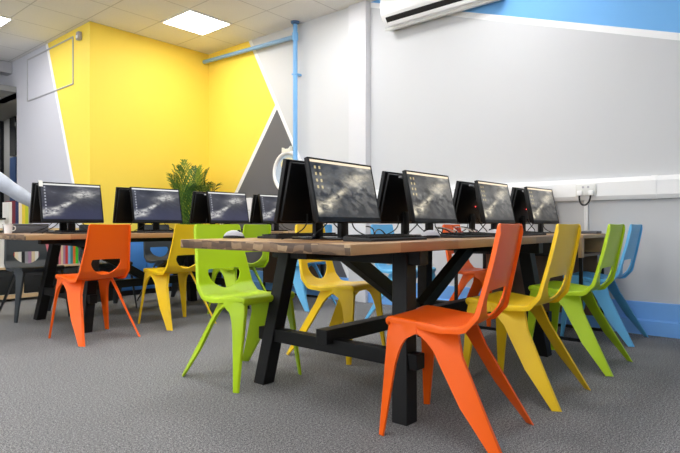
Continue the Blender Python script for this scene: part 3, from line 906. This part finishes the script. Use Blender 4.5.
# ------------------------------------------------------------------ bookcase and things around it
bc = empty('bookcase', (2.2, 6.75, 0)); tag(bc, 'low white bookcase with pale wood edges behind the back table', 'bookcase')
bx0, bx1, dy = -.85, .735, .15
def panel(nm, x0, x1, z0, z1, y1=.15):
    o = obj(nm, box(B(), x0, x1, -dy, y1, z0, z1, .0), M['shelf_white'], bc, 0)
    b = B(); box(b, x0 - .0005, x1 + .0005, -dy - .004, -dy, z0 - .0005, z1 + .0005); obj('wood_edge', b, M['beige_edge'], o, 0)
    return o
panel('top_board', bx0, bx1, .772, .795)
panel('shelf', bx0 + .02, bx1 - .02, .35, .372)
panel('bottom_board', bx0 + .02, bx1 - .02, .03, .075)
for x in (bx0, bx1 - .02): panel('side_board', x, x + .02, 0, .772)
for x in (-.45, -.05, .42): panel('divider', x, x + .02, .372, .772); 
for x in (-.38, .08, .40): panel('divider', x, x + .02, .075, .35)
obj('back_board', box(B(), bx0 + .02, bx1 - .02, .13, .149, .03, .772), M['dark_bin'], bc, 0)
for i, (x0, x1, lab) in enumerate(((-.82, -.39, 'leftmost dark storage box in the bottom of the bookcase'), (-.35, .07, 'middle dark storage box below the books'), (.11, .39, 'narrow dark storage box in the bookcase bottom'), (.43, .70, 'dark storage box in the bookcase bottom next to the yellow wall'))):
    t_ = empty('storage_box', (2.2 + (x0 + x1) / 2, 6.745, .0755)); tag(t_, lab, 'storage box', 'dark boxes in the bookcase')
    h = (x1 - x0) / 2 - .004
    obj('tub', box(B(), -h, h, -.135, .12, 0, .255, .008), M['dark_bin'], t_)
    obj('grip', box(B(), -.04, .04, -.139, -.134, .18, .2, .002), M['soft_black'], t_)

BK = {'pink': (214, 120, 130), 'red': (196, 52, 44), 'green': (60, 190, 50), 'white': (232, 228, 220), 'teal': (56, 128, 130), 'black': (34, 32, 34), 'beige': (214, 196, 160),
      'yellow': (236, 208, 60), 'lime': (196, 206, 40), 'mauve': (168, 130, 160), 'sky': (130, 176, 214), 'maroon': (120, 40, 52), 'grey': (150, 150, 152), 'orange': (226, 112, 40), 'cream': (238, 226, 196), 'navy': (40, 52, 96)}
bmats = {k: plain(k + '_book_cover', v, .55, var=.04) for k, v in BK.items()}
def book(x, y, z, th, h, dep, col, label, group, lean=0.):
    r = empty('book', (x, y, z))
    b = B(); box(b, 0, th, -.001, .004, 0, h, .001); box(b, 0, .003, .004, dep, 0, h); box(b, th - .003, th, .004, dep, 0, h)
    obj('cover', b, bmats[col], r, 0)
    obj('pages', box(B(), .003, th - .003, .004, dep - .004, .004, h - .004), M['paper'], r, 0)
    tag(r, label, 'book', group)
    return r
def row(x, xe, y, z, cols, hmax, where, group):
    for i, c in enumerate(cols):
        th = (xe - x) / (len(cols) - i) * rnd.uniform(.85, 1.0) if i < len(cols) - 1 else (xe - x)
        h = hmax * rnd.uniform(.82, 1.)
        nb = ''
        if i > 0: nb = ' after the ' + cols[i-1] + ' one'
        book(x, y, z, th - .001, h, .2, c, f'{c} book {where}{nb}', group); x += th
row(2.165, 2.40, 6.63, .796, ['white', 'maroon', 'navy', 'cream', 'yellow', 'lime', 'grey'], .33, 'standing on top of the low bookcase', 'books on top of the bookcase')
row(2.66, 2.905, 6.63, .373, ['black', 'pink', 'beige', 'mauve', 'red', 'sky', 'teal', 'orange', 'green'], .33, 'in the bookcase section beside the yellow wall', 'books in the right bookcase section')
row(2.19, 2.58, 6.63, .373, ['red', 'cream', 'white', 'black', 'grey', 'mauve', 'beige', 'white', 'maroon', 'black', 'pink'], .33, 'in the bookcase section behind the charcoal chair', 'books in the middle bookcase section')
row(1.80, 2.12, 6.63, .373, ['navy', 'sky', 'cream', 'grey', 'white'], .36, 'in the bookcase section at the left photo edge', 'books in the left bookcase section')
pf = empty('paper_stack', (1.98, 6.75, .796)); tag(pf, 'stack of white papers with a black tray on the bookcase top', 'paper stack')
obj('sheets', box(B(), -.16, .15, -.1, .1, 0, .09, .003), M['paper'], pf, 0)
obj('tray', box(B(), -.17, .16, -.11, .11, .092, .112, .004), M['soft_black'], pf)

gd = empty('grey_box', (1.80, 5.12, TZ1)); tag(gd, 'flat dark grey box at the left end of the back table', 'box')
obj('case', box(B(), -.15, .155, -.09, .085, 0, .065, .008), M['grey_box'], gd)
obj('lid', box(B(), -.152, .157, -.092, .087, .0655, .078, .006), M['grey_box'], gd)
cup = empty('cup', (1.60, 4.92, TZ1)); tag(cup, 'small white cup on the corner of the back table', 'cup')
obj('cup_body', lathe(B(), [(0, 0), (.026, 0), (.034, .07), (.036, .075), (.033, .075), (.026, .008), (0, .006)], 20), M['white_plastic'], cup)
obj('handle', tube(B(), bez((.033, 0, .06), (.065, 0, .06), (.06, 0, .02), (.029, 0, .02)), .004, 6), M['white_plastic'], cup, 60)

# storage against the yellow wall
bu = empty('storage_unit', (3.48, 6.26, 0)); tag(bu, 'mid blue storage unit against the yellow wall under the monitors', 'storage unit')
obj('carcass', box(B(), -.38, .38, -.16, .2, .06, .66, .004), M['blue_unit'], bu)
obj('door', box(B(), -.375, -.005, -.178, -.162, .08, .645, .003), M['blue_unit'], bu)
obj('door', box(B(), .005, .375, -.178, -.162, .08, .645, .003), M['blue_unit'], bu)
obj('plinth', box(B(), -.36, .36, -.14, .19, 0, .058), M['soft_black'], bu, 0)
st = empty('low_stool', (2.86, 5.98, 0)); tag(st, 'low dark stool with a pale rim before the blue storage unit', 'stool')
obj('stool_seat', lathe(B(), [(0, .42), (.19, .42), (.2, .43), (.2, .455), (.19, .462), (0, .462)], 28), M['beige_edge'], st)
obj('stool_body', lathe(B(), [(0, 0), (.15, 0), (.16, .02), (.185, .418), (0, .418)], 28), M['soft_black'], st)
tb = empty('tub', (2.86, 5.98, .4625)); tag(tb, 'pale plastic tub with a green rim tray, on the dark stool', 'tub')
obj('tub_body', lathe(B(), [(0, .022), (.07, .022), (.095, .15), (.098, .153), (.09, .15), (.067, .03), (0, .03)], 24), M['offwhite'], tb)
obj('green_tray', lathe(B(), [(0, 0), (.16, 0), (.165, .015), (.158, .02), (0, .021)], 28), bmats['green'], tb)
ct = empty('carton', (3.96, 2.70, .452)); tag(ct, 'small white carton with red spots seen under the front table', 'carton')
obj('carton_body', box(B(), -.07, .07, -.05, .05, 0, .15, .004), M['paper'], ct)
b = B()
for dx in (-.03, .03):
    v = B(); lathe(b, [(0, 0), (.016, 0), (.016, .003), (0, .003)], 14, (dx, 0, 0))
b.transform(Matrix.Translation((0, -.05, .06)) @ Matrix.Rotation(R(90), 4, 'X'))
obj('red_spots', b, bmats['red'], ct, 0)

# ------------------------------------------------------------------ palm in the corner
palm = empty('potted_palm', (4.05, 6.02, 0)); tag(palm, 'tall green palm in a pot in the yellow corner', 'plant')
obj('pot', lathe(B(), [(0, 0), (.13, 0), (.14, .01), (.18, .32), (.19, .33), (.19, .36), (.172, .36), (.16, .32), (0, .31)], 28), M['pot'], palm, 40)
obj('soil', lathe(B(), [(0, .325), (.165, .32)], 20), M['soil'], palm, 0)
pr = random.Random(11)
def frond(az, lean, L, z0, col):
    r = Vector((math.cos(az), math.sin(az), 0)); up = Vector((0, 0, 1))
    root = Vector((r.x * .05, r.y * .05, .31))
    P = bez(root, root + up * z0 * .6 + r * .03, root + up * (z0 + L * .55) + r * lean * .35, root + up * (z0 + L * (.78 - lean * .45)) + r * lean, 22)
    b = B()
    n = len(P)
    tube(b, P, [.008 - .0062 * i / (n - 1) for i in range(n)], 6)
    side = r.cross(up)
    for i in range(8, n):
        t = i / (n - 1)
        tg = (P[i] - P[i-1]).normalized()
        ll = .25 * math.sin(math.pi * min(1, (t - .30) / .70) * .86 + .34) + .03
        for sg in (-1, 1):
            for sub in ((0, .5) if i % 2 else (.25,)):
                o = P[i-1].lerp(P[i], sub)
                dr = (side * sg * .62 + tg * .95 + up * pr.uniform(-.12, .18)).normalized()
                w = dr.cross(tg).cross(dr).normalized() * .0085
                m1 = o + dr * ll * .5 + up * .012; tip = o + dr * ll * pr.uniform(.85, 1.1) - up * ll * pr.uniform(.05, .3)
                a0, a1 = b.verts.new(o - w * .4), b.verts.new(o + w * .4)
                c0, c1, cm = b.verts.new(m1 - w), b.verts.new(m1 + w), b.verts.new(m1 - up * .004)
                e = b.verts.new(tip)
                b.faces.new((a0, cm, c0)); b.faces.new((a0, a1, cm)); b.faces.new((a1, c1, cm)); b.faces.new((c0, cm, e)); b.faces.new((cm, c1, e))
    return b
def stems():
    b = B()
    for k in range(9):
        a = k * 2.4; rr = .035 + .03 * (k % 3)
        p = Vector((rr * math.cos(a), rr * math.sin(a), .30))
        tube(b, bez(p, p + Vector((0, 0, .25)), p + Vector((.01, 0, .4)), p + Vector((.02 * math.cos(a), .02 * math.sin(a), .62))), [.017 - .0006 * i for i in range(15)], 8)
    return b
obj('stems', stems(), M['stem'], palm, 60)
for k in range(18):
    az = k * 2.39996; lean = (.16, .28, .38, .46)[k % 4] * pr.uniform(.85, 1.1); L = pr.uniform(.95, 1.12) * (1.1 if k % 4 < 2 else .92)
    # keep fronds that grow towards the walls short so they bend inside the room
    dx, dyv = math.cos(az), math.sin(az)
    if dx > .5 or dyv > .3: lean *= .62
    obj('frond', frond(az, lean, L, .44, 0), M['leafB'] if k % 3 == 0 else M['leafA'], palm, 0)

# ------------------------------------------------------------------ person leaning in from the left
def skin_obj(name, verts, edges, mat, parent, root=0, sub=2):
    me = bpy.data.meshes.new(name); me.from_pydata([v[:3] for v in verts], edges, [])
    o = bpy.data.objects.new(name, me); COL.objects.link(o); me.materials.append(mat)
    sk = o.modifiers.new('skin', 'SKIN'); sk.use_smooth_shade = True
    sl = me.skin_vertices[0].data if me.skin_vertices else None
    if sl is None:
        bm = bmesh.new(); bm.from_mesh(me); lay = bm.verts.layers.skin.verify(); bm.to_mesh(me); bm.free(); sl = me.skin_vertices[0].data
    for i, v in enumerate(verts):
        rr = v[3]; sl[i].radius = rr if isinstance(rr, tuple) else (rr, rr); sl[i].use_root = (i == root)
    ss = o.modifiers.new('sub', 'SUBSURF'); ss.levels = sub; ss.render_levels = sub
    o.parent = parent
    return o
pe = empty('person', (1.39, 5.92, 0), R(0)); tag(pe, 'person in a pale blue shirt reaching in at the left edge', 'person')
#  local +x is forward (to the right along the table), +y towards the bookcase
PV = [(0, 0, .95, .13), (.04, 0, 1.12, .13), (.12, 0, 1.30, .15), (.17, 0, 1.42, .10), (.20, 0, 1.50, .058), (.24, 0, 1.60, .085), (.25, 0, 1.70, .085),
      (0, -.10, .90, .095), (.02, -.11, .50, .062), (0, -.11, .09, .042), (.15, -.11, .045, .038),
      (0, .10, .90, .095), (-.03, .11, .50, .062), (-.06, .11, .09, .042), (.09, .11, .045, .038),
      (.16, -.19, 1.39, .062), (.38, -.31, 1.22, .046), (.62, -.33, 1.055, .034), (.69, -.335, 1.02, .034), (.735, -.34, .995, .03),
      (.14, .19, 1.39, .062), (.18, .25, 1.12, .046), (.30, .22, .92, .034), (.34, .21, .88, .034), (.37, .20, .84, .03)]
PE = [(0,1),(1,2),(2,3),(3,4),(4,5),(5,6),(0,7),(7,8),(8,9),(9,10),(0,11),(11,12),(12,13),(13,14),(3,15),(15,16),(16,17),(17,18),(18,19),(3,20),(20,21),(21,22),(22,23),(23,24)]
def fingers(base, direc, sidev, upv):
    direc, sidev, upv = Vector(direc).normalized(), Vector(sidev).normalized(), Vector(upv).normalized()
    for i, (off, ln) in enumerate(((-.026, .068), (-.009, .078), (.009, .074), (.025, .058))):
        n0 = len(PV); o = Vector(PV[base][:3]) + sidev * off
        a = o + direc * .03; b_ = a + (direc * .8 - upv * .35).normalized() * ln * .5; c_ = b_ + (direc * .5 - upv * .8).normalized() * ln * .5
        for p, r_ in ((o, .010), (a, .0095), (b_, .0085), (c_, .007)): PV.append((p.x, p.y, p.z, r_))
        PE.extend([(base, n0), (n0, n0+1), (n0+1, n0+2), (n0+2, n0+3)])
    n0 = len(PV); o = Vector(PV[base][:3]) - direc * .035 - sidev * .03
    a = o + (direc * .6 - sidev * .7).normalized() * .035; c_ = a + (direc * .9 - sidev * .2 - upv * .2).normalized() * .03
    for p, r_ in ((o, .012), (a, .010), (c_, .008)): PV.append((p.x, p.y, p.z, r_))
    PE.extend([(base - 1, n0), (n0, n0+1), (n0+1, n0+2)])
fingers(19, (.8, -.2, -.45), (.2, .9, 0), (.4, 0, .9)); fingers(24, (.6, -.2, -.7), (.2, .9, 0), (.7, 0, .6))
body = skin_obj('body', PV, PE, M['skin'], pe)
SV = [(0, 0, .93, .145), (.04, 0, 1.12, .15), (.12, 0, 1.30, .17), (.17, 0, 1.42, .115), (.195, 0, 1.475, .07),
      (.16, -.19, 1.39, .082), (.38, -.31, 1.215, .084), (.46, -.315, 1.16, .066), (.52, -.32, 1.12, .076), (.61, -.33, 1.055, .058), (.68, -.335, 1.02, .05), (.14, .19, 1.39, .082), (.18, .25, 1.12, .07), (.28, .225, .96, .052)]
skin_obj('shirt', SV, [(0,1),(1,2),(2,3),(3,4),(3,5),(5,6),(6,7),(7,8),(8,9),(9,10),(3,11),(11,12),(12,13)], M['shirt'], pe)
TV = [(0, 0, .97, .15), (0, -.10, .88, .108), (.02, -.11, .50, .08), (0, -.11, .10, .066), (0, .10, .88, .108), (-.03, .11, .50, .08), (-.06, .11, .10, .066)]
skin_obj('trousers', TV, [(0,1),(1,2),(2,3),(0,4),(4,5),(5,6)], M['trousers'], pe)
for fx_, fy_ in ((0, -.11), (-.06, .11)):
    b = B(); bmesh.ops.create_uvsphere(b, u_segments=16, v_segments=10, radius=1.)
    for v in b.verts: v.co = Vector((v.co.x * .14 + fx_ + .07, v.co.y * .052 + fy_, max(v.co.z, -.0) * .085 + .002))
    obj('shoe', b, M['shoe'], pe, 60)
b = B(); bmesh.ops.create_uvsphere(b, u_segments=20, v_segments=14, radius=1.)
bmesh.ops.delete(b, geom=[v for v in b.verts if v.co.z < -.25 or (v.co.x > .45 and v.co.z < .55)], context='VERTS')
for v in b.verts: v.co = Vector((v.co.x * .112 + .235, v.co.y * .095, v.co.z * .115 + 1.69))
obj('hair', b, M['hair'], pe, 60)
b = B()
prism(b, [(.325, 1.665), (.352, 1.625), (.325, 1.615)], 'y', -.014, .014, .004)
obj('nose', b, M['skin'], pe, 60)
for sg in (-1, 1):
    b = B(); bmesh.ops.create_uvsphere(b, u_segments=10, v_segments=8, radius=.012); b.transform(Matrix.Translation((.322, sg * .032, 1.67))); obj('eye', b, M['soft_black'], pe, 60)
    b = B(); bmesh.ops.create_uvsphere(b, u_segments=10, v_segments=8, radius=1.)
    for v in b.verts: v.co = Vector((v.co.x * .02 + .235, v.co.y * .01 + sg * .088, v.co.z * .032 + 1.65))
    obj('ear', b, M['skin'], pe, 60)
obj('mouth', box(B(), .322, .330, -.022, .022, 1.588, 1.597, .003), plain('lips', (160, 90, 84), .5), pe)

# ------------------------------------------------------------------ camera, world, view
cam = bpy.data.cameras.new('camera'); co = bpy.data.objects.new('camera', cam); COL.objects.link(co)
cam.sensor_width = 36.; cam.lens = 550. / 680. * 36.; cam.clip_start = .05
a = math.atan2(816 - 340, 550.)                                  # heading of +x, measured to the right of the view axis
co.location = (0, 0, CAMH); co.rotation_euler = (R(90) + math.atan((226.5 - 225) / 550.) * -1, 0, a - R(90))
scene.camera = co
wd = bpy.data.worlds.new('world'); scene.world = wd; wd.use_nodes = True
wd.node_tree.nodes['Background'].inputs[0].default_value = (.93, .97, 1., 1); wd.node_tree.nodes['Background'].inputs[1].default_value = 1.3
vs = scene.view_settings
vs.view_transform = 'Standard'; vs.look = 'None'; vs.gamma = 1.; vs.use_curve_mapping = False; vs.exposure = 1.42
scene.cycles.max_bounces = 10; scene.cycles.diffuse_bounces = 6
scene.cycles.use_denoising = True
